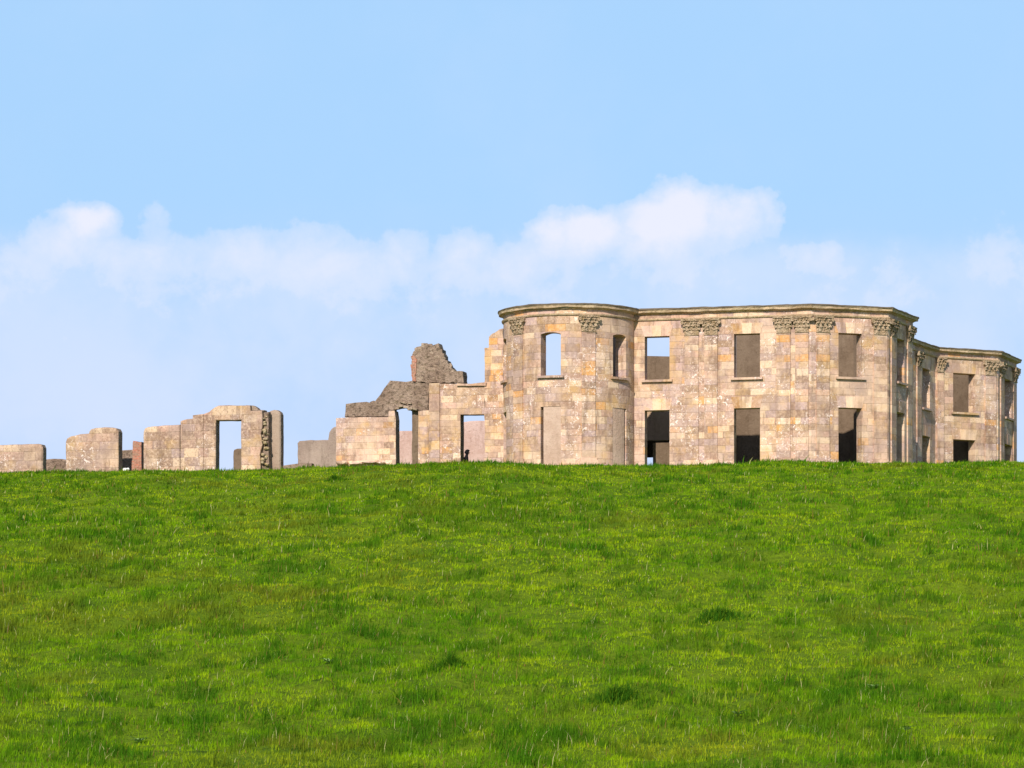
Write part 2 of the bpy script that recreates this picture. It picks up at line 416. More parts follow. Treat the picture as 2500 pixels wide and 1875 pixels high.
def blades(name, x, y, h, w, col, zoff=-0.02, lean=0.45, origin=None, parent=None, mat=None, base_col=None):
    n = len(x)
    z = ground_z(x, y) + zoff
    a = rng.random(n) * math.pi * 2
    # blades mostly present a face, all headings
    fx, fy = np.cos(a), np.sin(a)
    la = rng.random(n) * math.pi * 2
    lm = np.abs(rng.normal(0, lean, n)) * h
    lx, ly = np.cos(la) * lm, np.sin(la) * lm
    lx = lx + 0.08 * h
    hh = h * (1 - 0.25 * np.clip(lm / np.maximum(h, 1e-3), 0, 1))
    V = np.zeros((n, 5, 3))
    def setv(k, s, f):
        cx = x + lx * f * f; cy = y + ly * f * f; cz = z + hh * f
        V[:, k, 0] = cx + fx * s * w; V[:, k, 1] = cy + fy * s * w; V[:, k, 2] = cz
    setv(0, -.5, 0); setv(1, .5, 0); setv(2, -.42, .55); setv(3, .42, .55); setv(4, 0, 1.0)
    F3 = np.array([[0, 1, 3], [0, 3, 2], [2, 3, 4]])
    idx = (np.arange(n)[:, None, None] * 5 + F3[None]).reshape(-1)
    if origin is not None: V -= np.array(origin)
    me = bpy.data.meshes.new(name)
    me.vertices.add(n * 5); me.vertices.foreach_set('co', V.ravel())
    me.loops.add(len(idx)); me.loops.foreach_set('vertex_index', idx)
    me.polygons.add(len(idx) // 3); me.polygons.foreach_set('loop_start', np.arange(0, len(idx), 3)); me.polygons.foreach_set('loop_total', np.full(len(idx) // 3, 3))
    me.update(calc_edges=True)
    ca = me.color_attributes.new('Col', 'FLOAT_COLOR', 'POINT')
    c4 = np.ones((n, 5, 4)); c4[:, :, :3] = col[:, None, :]
    ca.data.foreach_set('color', c4.ravel())
    o = bpy.data.objects.new(name, me); COL.objects.link(o); me.materials.append(mat or M_GRASS)
    if origin is not None: o.location = origin
    return o

def grass_colour(x, y):
    n = len(x)
    big = fbm(x * .14 + 3, y * .06 + 1, 4); mid = fbm(x * .50 + 40, y * .17 + 9, 4); sml = fbm(x * 1.7 + 11, y * .7 + 3, 3)
    k = np.clip((0.30*big + 0.40*mid + 0.40*sml - .55) * 4.0 + .62, 0, 1)[:, None]
    dark = np.array([.125, .275, .005]); midc = np.array([.240, .400, .006]); brightc = np.array([.355, .475, .009])  # own tones of the mixed vegetation, dark to yellow-green, picked by noise
    c = np.where(k < .5, dark + (midc - dark) * k * 2, midc + (brightc - midc) * (k - .5) * 2)
    # ranker dark green clumps
    cn = fbm(x * 1.25 + 70, y * .62 + 20, 3)
    big2 = fbm(x * .10 + 30, y * .05 + 77, 2)
    clump = np.clip((cn + .35 * (big2 - .5) - .565) / .13, 0, 1)
    clump = clump * clump * (3 - 2 * clump)
    cs_ = np.clip((fbm(x * 2.3 + 15, y * 1.5 + 61, 2) + .55 * (cn - .5) - .625) / .07, 0, 1)
    clump = np.clip(clump * .85 + cs_ * .9, 0, 1)
    c = c * (1 - .84 * clump[:, None]) + np.array([.045, .150, .006]) * .84 * clump[:, None]
    br = np.clip((fbm(x * .35 + 90, y * .16 + 50, 3) - .58) * 6, 0, 1)[:, None]      # rusty sorrel patches
    c = c * (1 - .24 * br) + np.array([.38, .23, .03]) * .24 * br
    r = rng.random(n)[:, None]
    c = c * (0.70 + 0.60 * rng.random(n)[:, None])
    c = np.where(r > .985, np.array([.55, .52, .20]), c)
    c = np.where((r > .960) & (r <= .985), np.array([.30, .19, .05]), c)
    c = np.where(r < .06, c * .6, c)
    return c, k[:, 0], clump, mid

parts = []
for (y0, y1, dn, bw, hmul) in ((30, 50, 480, .010, .74), (50, 66, 340, .012, .80), (66, 84, 200, .017, .85), (84, 108, 130, .024, .85), (108, 134, 95, .030, .75), (134, 160.5, 95, .032, .72)):
    hw = y1 / 6 * 1.22 + 1.0
    n = int((y1 - y0) * 2 * hw * dn)
    y = y0 + (y1 - y0) * rng.random(n); x = (rng.random(n) * 2 - 1) * hw
    keep = np.abs(x) < y / 6 * 1.22 + 1.0
    # keep the blades in front of the stonework
    keep &= y < 160.0 - np.clip(-(x) * .254, -1.0, 99) * -1 - 1.2
    x, y = x[keep], y[keep]
    parts.append((x, y, np.full(len(x), bw), np.full(len(x), hmul)))
x = np.concatenate([p[0] for p in parts]); y = np.concatenate([p[1] for p in parts])
bw = np.concatenate([p[2] for p in parts]); hm = np.concatenate([p[3] for p in parts])
c, k, clump, mid = grass_colour(x, y)
h = (.055 + .13 * rng.random(len(x))**1.6) * hm * (0.75 + 0.6 * np.clip(.75 - k, 0, 1)) * (0.7 + .6 * mid) * (1 + 1.25 * clump)
tall = rng.random(len(x)) > .989
h = np.where(tall, h * 1.9, h)
g = blades('grass', x, y, h, bw * (0.7 + .6 * rng.random(len(x))), c)
tag(g, 'rough green pasture grass covering the whole slope below the ruins', 'grass', kind='stuff')

def at_ground(px, py):
    """distance along a photograph ray where the slope is met"""
    ds = np.linspace(32, 158, 1500)
    zz = ground_z((px - CX) / F * ds, ds)
    yy = HZ - F * zz / ds
    vis = np.minimum.accumulate(yy)
    i = np.argmax(vis <= py)
    return (px - CX) / F * ds[i], ds[i]

TUS = [(1750, 1512, 75, 'dark bushy grass tussock, darkest on the slope, right of the middle'),
       (816, 1174, 34, 'small dark grass tussock just below the crest in front of the grey low wall'),
       (1100, 1632, 62, 'long dark grass tussock on the lower slope left of the middle'),
       (1500, 1712, 90, 'broad deep green tussock with long blades, lowest near the middle')]
for px, py, wpx, lab in TUS:
    gx, gy = at_ground(px, py)
    wr = wpx * 1.15 / F * gy
    n = int(900 + 12 * wpx)
    an = rng.random(n) * 2 * math.pi; ra = wr * 1.25 * rng.random(n) ** 1.3 * (.75 + .35 * np.sin(an * 3 + px))
    xx = gx + ra * np.cos(an); yy = gy + ra * np.sin(an)
    c = np.array([.045, .135, .007]) * (0.45 + 1.2 * rng.random(n)[:, None]); c = np.where(rng.random(n)[:, None] > .8, np.array([.16, .28, .012]), c)
    rr = np.exp(-((xx - gx)**2 + (yy - gy)**2) / (wr * .6)**2)
    o = blades('grass_tussock', xx, yy, (.07 + .24 * rng.random(n) ** 1.5) * (.40 + .75 * rr), np.full(n, .013 * gy / 55), c, origin=(gx, gy, float(ground_z(gx, gy))), lean=.5)
    tag(o, lab, 'grass tussock', 'grass tussocks on the slope')

gx, gy = at_ground(1722, 1722)
n = 70
o = blades('grass_tussock', gx + rng.normal(0, .16, n), gy + rng.normal(0, .2, n), .16 + .22 * rng.random(n), np.full(n, .010), np.array([.36, .44, .05]) * (0.7 + .6 * rng.random(n)[:, None]), origin=(gx, gy, float(ground_z(gx, gy))), lean=.35)
tag(o, 'sparse tuft of tall pale yellow green blades right of the broad green tussock', 'grass tussock', 'grass tussocks on the slope')

M_LEAF, t_, b_ = new_mat('thistle_leaf', 0.7, 0.2)
g_ = t_.n.new('ShaderNodeNewGeometry').outputs['Position']
t_.l.new(t_.mix(t_.rng(t_.noise(g_, 30.0, 3, 0.6), 0.35, 0.65), (.22, .36, .09), (.34, .46, .18)), b_.inputs['Base Color'])
def thistle(px, py, size, lab, seed):
    """flat rosette of toothed leaves arching out of the turf"""
    r = random.Random(seed)
    gx, gy = at_ground(px, py); gz = float(ground_z(gx, gy))
    mb = MB()
    for k in range(13):
        a = k * 2.4 + r.uniform(-.3, .3); L = size * r.uniform(.6, 1.1); up = r.uniform(.35, 1.0)
        d = Vector((math.cos(a), math.sin(a), 0)); sdv = Vector((-d.y, d.x, 0)); prev = None
        for q in range(8):
            f = q / 7
            c_ = d * (L * f) + Vector((0, 0, L * up * (f - .55 * f * f) * 1.2 + .03))
            w = size * .15 * math.sin(math.pi * min(1, f * .9 + .08)) * (1.25 if q % 2 else .6)
            row = (c_ - sdv * w + Vector((0, 0, w * .5)), c_, c_ + sdv * w + Vector((0, 0, w * .5)))
            if prev:
                mb.face([prev[0], prev[1], row[1], row[0]]); mb.face([prev[1], prev[2], row[2], row[1]])
            prev = row
    o = mb.build('thistle', M_LEAF); o.location = (gx, gy, gz)
    tag(o, lab, 'thistle', 'thistle rosettes in the grass')
for a_ in ((1801, 1755, .155, 'thistle rosette just right of the pale tall grass tuft', 1), (1967, 1788, .155, 'thistle rosette low on the slope, middle of the lower right', 2),
           (2131, 1688, .155, 'thistle rosette highest up among those on the right', 3), (2212, 1790, .155, 'thistle rosette nearest the lower right corner', 4),
           (802, 1622, .155, 'thistle rosette left of the long dark tussock', 5), (339, 1818, .155, 'thistle rosette nearest the lower left corner', 6)):
    thistle(*a_)

# ------------------------------------------------------------------ plan of the mansion
BC = Vector((3.08, 164.15)); BR = 3.54
def bow(th, r=BR): return Vector((BC.x + r * math.sin(R(th)), BC.y - r * math.cos(R(th))))
TH0, TH1 = -105.0, 75.0
path = [bow(TH0 + (TH1 - TH0) * i / 60) for i in range(61)]
def PD(px, d): return Vector(((px - CX) / F * d, d))
iF = len(path) - 1
path += [PD(1981, 160.9), PD(2169, 162.3), PD(2229, 166.4), Vector((19.6, 169.5)), PD(2283, 180.7), PD(2437, 182.9), PD(2482, 187.3), Vector((28.9, 190.6)), Vector((31.2, 195.5))]
SF, SG, SH, SRET, SE, SBF, SBS = iF, iF+1, iF+2, iF+3, iF+4, iF+5, iF+6
cum = [0.0]
for a, b_ in zip(path[:-1], path[1:]): cum.append(cum[-1] + (b_ - a).length)
def seg_n(i):
    d = (path[i+1] - path[i]).normalized(); return Vector((d.y, -d.x))
def vert_n(i):
    if i == 0: return seg_n(0), 1.0
    if i == len(path) - 1: return seg_n(i-1), 1.0
    a, b_ = seg_n(i-1), seg_n(i); n = (a + b_).normalized()
    return n, 1.0 / max(0.45, n.dot(a))
def at_u(u, off=0.0):
    """point on the outer wall line at running length u, pushed out by off"""
    u = min(max(u, 0), cum[-1])
    i = max(j for j in range(len(path)-1) if cum[j] <= u + 1e-9)
    n0, s0 = vert_n(i); n1, s1 = vert_n(i+1)
    if abs(u - cum[i]) < 2e-4: return path[i] + n0 * off * s0
    if abs(u - cum[i+1]) < 2e-4: return path[i+1] + n1 * off * s1
    d = (path[i+1] - path[i]).normalized(); L = cum[i+1] - cum[i]
    lo = (n0 * off * s0).dot(d); hi = L + (n1 * off * s1).dot(d)
    t = min(max(u - cum[i], lo), hi)
    return path[i] + d * t + seg_n(i) * off
def u_px(px, seg):
    t = (px - CX) / F
    a, b_ = path[seg], path[seg+1]
    s = (t * a.y - a.x) / ((b_.x - a.x) - t * (b_.y - a.y))
    return cum[seg] + s * (cum[seg+1] - cum[seg])
def u_th(th): return (th - TH0) / (TH1 - TH0) * cum[iF]
U1 = cum[-1]

ZB, ZT = 10.6, 20.42
ZU0, ZU1, ZL1 = 16.80, 19.09, 15.17
WT = 0.66
OPEN = []      # u0,u1,z0,z1,rise
bw_ = 9.0
for th, wdt in ((-82, 9), (-17.5, 8.9), (47.5, 8.6)):
    OPEN.append((u_th(th - wdt), u_th(th + wdt), ZU0, ZU1 - .13, .10))
OPEN.append((u_th(-91), u_th(-73), ZB, ZL1 - .05, .0))
PAIRS = [(1574, 1634.5, SF), (1792, 1855.5, SF), (2047, 2104, SG), (2190, 2208, SH), (2252, 2270, SE), (2327, 2381, SBF), (2453, 2470, SBS)]
for a, b_, s in PAIRS:
    for z0, z1 in ((ZU0, ZU1), (ZB, ZL1)): OPEN.append((u_px(a, s), u_px(b_, s), z0, z1, 0.0))
BLIND = [(u_th(-17.5 - 9), u_th(-17.5 + 9), ZB, ZL1), (u_th(47.5 - 9), u_th(47.5 + 9), ZB, ZL1)]

def wall_grid(name, mats, parent, u0, u1, z0, zt, thick, openings, out=0.0, extra=()):
    us = sorted(set([round(v, 4) for v in [u0, u1] + [c_ for c_ in cum if u0 < c_ < u1] + [v for o in openings for v in (o[0], o[1])] + list(extra)] +
                    [round(o[0] + (o[1]-o[0]) * k / 8, 4) for o in openings if o[4] > 0 for k in range(1, 8)]))
    us = [v for v in us if u0 - 1e-6 <= v <= u1 + 1e-6]
    zs = sorted(set([z0, zt] + [v for o in openings for v in (o[2], o[3]) if z0 < v < zt]))
    def inside(u, z):
        return any(o[0] < u < o[1] and o[2] < z < o[3] for o in openings)
    nu, nz = len(us), len(zs)
    solid = [[not inside((us[i]+us[i+1])/2, (zs[j]+zs[j+1])/2) for j in range(nz-1)] for i in range(nu-1)]
    def zz(u, z):
        for o in openings:
            if o[4] > 0 and abs(z - o[3]) < 1e-6 and o[0] + 1e-5 < u < o[1] - 1e-5:
                m = (o[0]+o[1])/2; hw = (o[1]-o[0])/2
                return z + o[4] * (1 - ((u-m)/hw)**2)
        return z
    def V(i, j, side):
        p = at_u(us[i], out if side == 0 else out - thick)
        return (p.x, p.y, zz(us[i], zs[j]))
    mb = MB()
    for i in range(nu-1):
        for j in range(nz-1):
            if not solid[i][j]: continue
            uv = [(us[a], zz(us[a], zs[b])) for a, b in ((i, j), (i+1, j), (i+1, j+1), (i, j+1))]
            mb.face([V(i, j, 0), V(i+1, j, 0), V(i+1, j+1, 0), V(i, j+1, 0)], uv, 0)
            mb.face([V(i+1, j, 1), V(i, j, 1), V(i, j+1, 1), V(i+1, j+1, 1)], [uv[1], uv[0], uv[3], uv[2]], 1)
            def emp(a, b): return a < 0 or b < 0 or a >= nu-1 or b >= nz-1 or not solid[a][b]
            if emp(i-1, j): mb.face([V(i, j, 1), V(i, j, 0), V(i, j+1, 0), V(i, j+1, 1)], [(us[i]-thick, zs[j]), (us[i], zs[j]), (us[i], zs[j+1]), (us[i]-thick, zs[j+1])], 2)
            if emp(i+1, j): mb.face([V(i+1, j, 0), V(i+1, j, 1), V(i+1, j+1, 1), V(i+1, j+1, 0)], [(us[i+1], zs[j]), (us[i+1]+thick, zs[j]), (us[i+1]+thick, zs[j+1]), (us[i+1], zs[j+1])], 2)
            if emp(i, j+1): mb.face([V(i, j+1, 0), V(i+1, j+1, 0), V(i+1, j+1, 1), V(i, j+1, 1)], [(us[i], zs[j+1]), (us[i+1], zs[j+1]), (us[i+1], zs[j+1]+thick), (us[i], zs[j+1]+thick)], 2)
            if emp(i, j-1): mb.face([V(i, j, 1), V(i+1, j, 1), V(i+1, j, 0), V(i, j, 0)], [(us[i], zs[j]-thick), (us[i+1], zs[j]-thick), (us[i+1], zs[j]), (us[i], zs[j])], 2)
    return mb.build(name, mats, parent)

mansion = empty('ruined_mansion', (12.0, 163.0, 12.2), 'roofless two storey sandstone mansion ruin with rounded bow, canted bays and empty windows', 'ruin')
uFAR = u_px(2229, SE)
wall_op = OPEN + [(a, b_, c_, d_, 0.0) for a, b_, c_, d_ in BLIND]
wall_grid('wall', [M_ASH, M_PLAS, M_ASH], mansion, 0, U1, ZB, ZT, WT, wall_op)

# blocked lower windows of the bow, set back 7 cm in their openings
for a, b_, c_, d_ in BLIND:
    wall_grid('blocked_window', [M_BLOCK, M_PLAS, M_BLOCK], mansion, a + .004, b_ - .004, c_, d_ - .004, 0.35, [], out=-0.03,
              extra=[a + (b_-a)*k/6 for k in range(1, 6)])

# sweep of a profile (out, z) along the wall line
def sweep(name, mat, parent, u0, u1, prof, step=0.45, wob=0.0, seed=0):
    us = [u0] + [c_ for c_ in cum if u0 + 1e-4 < c_ < u1 - 1e-4] + [u1]
    fine = []
    for a, b_ in zip(us[:-1], us[1:]):
        k = max(1, int(math.ceil((b_ - a) / step)))
        fine += [a + (b_ - a) * i / k for i in range(k)]
    fine.append(u1)
    mb = MB(); n = len(prof)
    rings = []
    for u in fine:
        ring = []
        for q, (o, z) in enumerate(prof):
            wz = wob * (mnoise.noise(Vector((u * .9, q * 1.7, seed))) + .5 * mnoise.noise(Vector((u * 3.3, q * 2.9, seed + 5)))) if z > prof[0][1] + .01 else 0
            wo_ = wob * .6 * mnoise.noise(Vector((u * 2.1, q * 1.1, seed + 9))) if 0 < o else 0
            p = at_u(u, o + wo_); ring.append((p.x, p.y, z + wz))
        rings.append(ring)
    plen = [0.0]
    for q in range(n): 
        a = prof[q]; b_ = prof[(q+1) % n]; plen.append(plen[-1] + math.hypot(a[0]-b_[0], a[1]-b_[1]))
    for k in range(len(fine)-1):
        for q in range(n):
            r_ = (q+1) % n
            mb.face([rings[k][q], rings[k+1][q], rings[k+1][r_], rings[k][r_]], [(fine[k], plen[q]), (fine[k+1], plen[q]), (fine[k+1], plen[q+1]), (fine[k], plen[q+1])])
    mb.face(rings[0][::-1], [(0, 0)] * n); mb.face(rings[-1], [(0, 0)] * n)
    return mb.build(name, mat, parent)

# architrave moulding, frieze face and overhanging cornice
sweep('architrave', M_CORN, mansion, .02, U1 - .02, [(-.02, 19.93), (.07, 19.93), (.10, 19.99), (.10, 20.03), (-.02, 20.03)], wob=.006, seed=3)
sweep('cornice', M_CORN, mansion, .0, U1, [(-.64, 20.24), (.03, 20.24), (.05, 20.27), (.11, 20.285), (.14, 20.31), (.24, 20.325), (.26, 20.41), (.31, 20.48), (.29, 20.53), (-.05, 20.585), (-.62, 20.56)],
      wob=.04, seed=1, step=.22)

# sills
def slab_on_wall(name, mat, parent, u0, u1, z0, z1, out, inn=0.3, taper=0.0):
    ks = max(1, int((u1 - u0) / .25)) if u0 < cum[iF] else 1
    us = [u0 + (u1-u0)*i/ks for i in range(ks+1)]
    mb = MB()
    for a, b_ in zip(us[:-1], us[1:]):
        A0, B0 = at_u(a, out), at_u(b_, out); A1, B1 = at_u(a, -inn), at_u(b_, -inn)
        mb.face([(A0.x, A0.y, z0), (B0.x, B0.y, z0), (B0.x, B0.y, z1-.02), (A0.x, A0.y, z1-.02)], [(a, z0), (b_, z0), (b_, z1), (a, z1)])
        mb.face([(A0.x, A0.y, z1-.02), (B0.x, B0.y, z1-.02), (B1.x, B1.y, z1), (A1.x, A1.y, z1)], [(a, z1), (b_, z1), (b_, z1+inn), (a, z1+inn)])
        mb.face([(A1.x, A1.y, z0), (B1.x, B1.y, z0), (B0.x, B0.y, z0), (A0.x, A0.y, z0)], [(a, z0), (b_, z0), (b_, z0+.1), (a, z0+.1)])
    for u, fl in ((us[0], False), (us[-1], True)):
        A0 = at_u(u, out); A1 = at_u(u, -inn)
        q = [(A1.x, A1.y, z0), (A0.x, A0.y, z0), (A0.x, A0.y, z1-.02), (A1.x, A1.y, z1)]
        mb.face(q[::-1] if fl else q, [(0, 0), (.3, 0), (.3, .1), (0, .1)])
    return mb.build(name, mat, parent)
M_SILL = ashlar('sill_stone', row=3, width=3, splash=1.2, bright=0.95)
for (a, b_, z0, z1, rs) in OPEN:
    if z0 == ZU0:
        slab_on_wall('window_sill', M_SILL, mansion, a - .16, b_ + .16, z0 - .135, z0 + .004, .16)

# flat arches: a fan of voussoirs over each straight window
def voussoirs(u0, u1, z, hgt, flare):
    mb = MB(); n = 3
    for k in range(n):
        a0 = u0 - .02 + (u1 - u0 + .04) * k / n; a1 = u0 - .02 + (u1 - u0 + .04) * (k + 1) / n
        b0 = u0 - flare + (u1 - u0 + 2*flare) * k / n; b1 = u0 - flare + (u1 - u0 + 2*flare) * (k + 1) / n
        o = .016 + .012 * ((k * 7) % 3 == 1)
        q = [(at_u(a0 + .006, o), z), (at_u(a1 - .006, o), z), (at_u(b1 - .006, o), z + hgt), (at_u(b0 + .006, o), z + hgt)]
        w_ = [(at_u(a0 + .006, -.02), z), (at_u(a1 - .006, -.02), z), (at_u(b1 - .006, -.02), z + hgt), (at_u(b0 + .006, -.02), z + hgt)]
        P = [(p.x, p.y, zz) for p, zz in q]; Q = [(p.x, p.y, zz) for p, zz in w_]
        uv = [(a0 + k * 3.7 + u0 * 11, 0), (a0 + .05 + k * 3.7 + u0 * 11, 0), (a0 + .05 + k*3.7 + u0 * 11, .3), (a0 + k*3.7 + u0 * 11, .3)]
        mb.face(P, uv)
        for i in range(4):
            j = (i + 1) % 4; mb.face([P[j], P[i], Q[i], Q[j]], [uv[j], uv[i], uv[i], uv[j]])
    mb.build('lintel', M_LINT, mansion)
for a, b_, s in PAIRS:
    ua, ub = u_px(a, s), u_px(b_, s)
    voussoirs(ua, ub, ZU1 + .006, .56, .20)
    voussoirs(ua, ub, ZL1 + .006, .60, .16)

# pilasters with composite capitals
def capital(u, hw, parent):
    """acanthus capital: bell, two tiers of leaves, corner volutes, hollow abacus"""
    mb = MB()
    z0, z1 = 19.10, 19.925
    o0 = .075
    def P(du, o, z): p = at_u(u + du, o); return (p.x, p.y, z)
    def box(a0, a1, b0, b1, za, zb, oa=0.0, sh=0.0):
        # a: span at bottom, b: span at top; projects oa at the bottom and sh more at the top
        A = [P(a0, -.01, za), P(a1, -.01, za), P(a1, oa, za), P(a0, oa, za)]
        B = [P(b0, -.01, zb), P(b1, -.01, zb), P(b1, oa + sh, zb), P(b0, oa + sh, zb)]
        mb.face([A[3], A[2], B[2], B[3]]); mb.face([A[0], A[3], B[3], B[0]]); mb.face([A[2], A[1], B[1], B[2]]); mb.face([B[3], B[2], B[1], B[0]]); mb.face([A[0], A[1], A[2], A[3]])
    box(-hw, hw, -hw*1.02, hw*1.02, z0, z0 + .20, o0 + .02, .0)
    box(-hw*1.06, hw*1.06, -hw*1.06, hw*1.06, z0 - .03, z0 + .015, o0 + .05, .0)
    box(-hw*.98, hw*.98, -hw*1.30, hw*1.30, z0 + .20, z1 - .12, o0 + .02, .12)
    box(-hw*1.42, hw*1.42, -hw*1.46, hw*1.46, z1 - .10, z1 - .004, o0 + .20, .03)
    def leaf(du, w, za, zb, o, curl):
        pts = []
        for k in range(6):
            t = k / 5
            zz = za + (zb - za) * min(1, t * 1.25) - (curl * .8 if t > .9 else 0)
            oo = o + .03 + curl * t ** 2.2
            ww = w * (1 - .35 * t) * (1 if k % 2 == 0 else .78)
            pts.append((P(du - ww, oo, zz), P(du, oo + .025, zz), P(du + ww, oo, zz), P(du, oo - .03, zz)))
        for k in range(5):
            for i in range(4):
                j = (i + 1) % 4
                mb.face([pts[k][i], pts[k][j], pts[k+1][j], pts[k+1][i]])
        mb.face(list(pts[5]))
    for s in (-.55, .55): leaf(hw * s, hw * .34, z0 + .02, z0 + .27, o0 + .02, .07)
    for s in (-1.0, -.34, .34, 1.0): leaf(hw * s * 1.05, hw * .26, z0 + .25, z0 + .52, o0 + .04, .12)
    for s in (-.7, 0, .7): leaf(hw * s * 1.1, hw * .20, z0 + .46, z0 + .68, o0 + .07, .10)
    # volutes and the centre flower
    def knob(du, o, z, r, dep):
        n = 9
        for k in range(n):
            a0, a1 = k / n * 2 * math.pi, (k+1) / n * 2 * math.pi
            A = P(du + r*math.cos(a0), o, z + r*math.sin(a0)); B = P(du + r*math.cos(a1), o, z + r*math.sin(a1))
            A2 = P(du + r*math.cos(a0), o - dep, z + r*math.sin(a0)); B2 = P(du + r*math.cos(a1), o - dep, z + r*math.sin(a1))
            C0 = P(du + .45*r*math.cos(a0), o - .03, z + .45*r*math.sin(a0)); C1 = P(du + .45*r*math.cos(a1), o - .03, z + .45*r*math.sin(a1))
            mb.face([A, B, B2, A2]); mb.face([B, A, C0, C1]); mb.face([C0, C1, P(du, o + .015, z)])
    for s in (-1, 1): knob(s * hw * 1.30, o0 + .20, z1 - .19, .095, .16)
    knob(0, o0 + .25, z1 - .09, .055, .08)
    for s in (-.5, .5): knob(s * hw, o0 + .15, z1 - .17, .05, .08)
    return mb.build('capital', M_CARVE, parent)

def pilaster(u, hw, cap=True, mat=None):
    mb = MB()
    def box(w, za, zb, o):
        L0, L1 = at_u(u - w, o), at_u(u + w, o); B0, B1 = at_u(u - w, -.01), at_u(u + w, -.01)
        Vv = lambda p, z: (p.x, p.y, z)
        mb.face([Vv(L0, za), Vv(L1, za), Vv(L1, zb), Vv(L0, zb)], [(u-w, za), (u+w, za), (u+w, zb), (u-w, zb)])
        mb.face([Vv(B0, za), Vv(L0, za), Vv(L0, zb), Vv(B0, zb)], [(u-w, za), (u-w, za), (u-w, zb), (u-w, zb)])
        mb.face([Vv(L1, za), Vv(B1, za), Vv(B1, zb), Vv(L1, zb)], [(u+w, za), (u+w, za), (u+w, zb), (u+w, zb)])
        mb.face([Vv(L0, zb), Vv(L1, zb), Vv(B1, zb), Vv(B0, zb)])
        mb.face([Vv(B0, za), Vv(B1, za), Vv(L1, za), Vv(L0, za)])
    box(hw, 12.50, 19.07, .075)
    box(hw + .05, 12.38, 12.50, .12); box(hw + .09, 12.28, 12.38, .17); box(hw + .13, ZB, 12.28, .20)
    o = mb.build('pilaster', mat or M_PIL, mansion)
    if cap: capital(u, hw, o)
    return o
for th in (-50.5, 15.0): pilaster(u_th(th), .37)
for a, b_, s in ((1672, 1706, SF), (1720, 1752, SF), (1896, 1930, SF), (1942, 1974, SF), (1993, 2024, SG), (2133, 2165, SG), (2173, 2186, SH), (2212, 2226, SH),
                 (2236, 2248, SE), (2287, 2303, SBF), (2402, 2433, SBF), (2439, 2451, SBS), (2471, 2481, SBS)):
    ua, ub = u_px(a, s), u_px(b_, s)
    pilaster((ua + ub) / 2, min(.40, (ub - ua) / 2))
# slim strip between the paired corner pilasters of the canted bay
# plinth course along the foot of the walls
segs = []
cut = sorted([(o[0] - .02, o[1] + .02) for o in OPEN if o[2] == ZB])
u = 0.05
for a, b_ in cut + [(U1 - .05, U1)]:
    if a - u > .3: segs.append((u, a))
    u = b_
for a, b_ in segs: sweep('plinth', M_ASH, mansion, a, b_, [(-.02, ZB), (.09, ZB), (.09, 12.12), (.02, 12.18), (-.02, 12.18)], wob=.0)

# ------------------------------------------------------------------ ruined stonework on the line of the front, shapes given by outline
NIN = Vector((.246, .969))          # into the building
SLP = .254
def on_line(px, off=0.0):
    t = (px - CX) / F; c0 = 164.98 + off / .969
    X = t * c0 / (1 + SLP * t); return Vector((X, c0 - SLP * X))
def prism(name, outline, off, thick, mats, parent=None, jit=0.02, bev=0.0, step=0.28, seed=0, side=1, skip=None):
    """solid wall piece whose face has this outline (photograph pixels on the wall's own plane), thick metres deep"""
    pts = []
    r = random.Random(seed + 101)
    n = len(outline)
    P3 = []
    for px, py in outline:
        p = on_line(px, off); P3.append(Vector((p.x, p.y, (HZ - py) * p.y / F)))
    out = []
    for i in range(n):
        a, b_ = P3[i], P3[(i+1) % n]
        L = (b_ - a).length; k = max(1, int(L / step))
        straight = a.z < 11.8 and b_.z < 11.8
        for q in range(k):
            p = a.lerp(b_, q / k)
            if not straight and jit:
                j1 = (r.random() - .5) * 2 * jit; j2 = (r.random() - .5) * 2 * jit
                p = p + Vector((.969 * j1, -.246 * j1, j2))
            out.append(p)
    bm = bmesh.new()
    uvl = bm.loops.layers.uv.new('UVMap')
    vs = [bm.verts.new(p) for p in out]
    f = bm.faces.new(vs)
    if f.calc_center_median() is not None:
        f.normal_update()
        if f.normal.y > 0: f.normal_flip()
    res = bmesh.ops.extrude_face_region(bm, geom=[f])
    nv = [g_ for g_ in res['geom'] if isinstance(g_, bmesh.types.BMVert)]
    bmesh.ops.translate(bm, verts=nv, vec=(NIN.x * thick, NIN.y * thick, 0))
    bmesh.ops.recalc_face_normals(bm, faces=bm.faces)
    if bev > 0:
        ed = [e for e in bm.edges if not (e.verts[0].co.z < 11.8 and e.verts[1].co.z < 11.8) and len(e.link_faces) == 2 and any(len(l.verts) > 6 for l in e.link_faces)]
        bmesh.ops.bevel(bm, geom=ed, offset=bev, segments=3, affect='EDGES', profile=0.55, clamp_overlap=True)
    bm.normal_update()
    for fc in bm.faces:
        nrm = fc.normal
        front = abs(nrm.dot(Vector((NIN.x, NIN.y, 0)))) > .6
        fc.material_index = 0 if front and nrm.y < 0 else (side if isinstance(mats, (list, tuple)) and len(mats) > 1 else 0)
        for l in fc.loops:
            p = l.vert.co; uu = p.x * .969 - p.y * .246 + 60
            l[uvl].uv = (uu + (0 if front else p.y), p.z)
    bmesh.ops.triangulate(bm, faces=[fc for fc in bm.faces if len(fc.verts) > 4])
    me = bpy.data.meshes.new(name); bm.to_mesh(me); bm.free()
    return link_mesh(name, me, mats, parent)

def origin_at(px, off=0): p = on_line(px, off); return (p.x, p.y, 12.0)

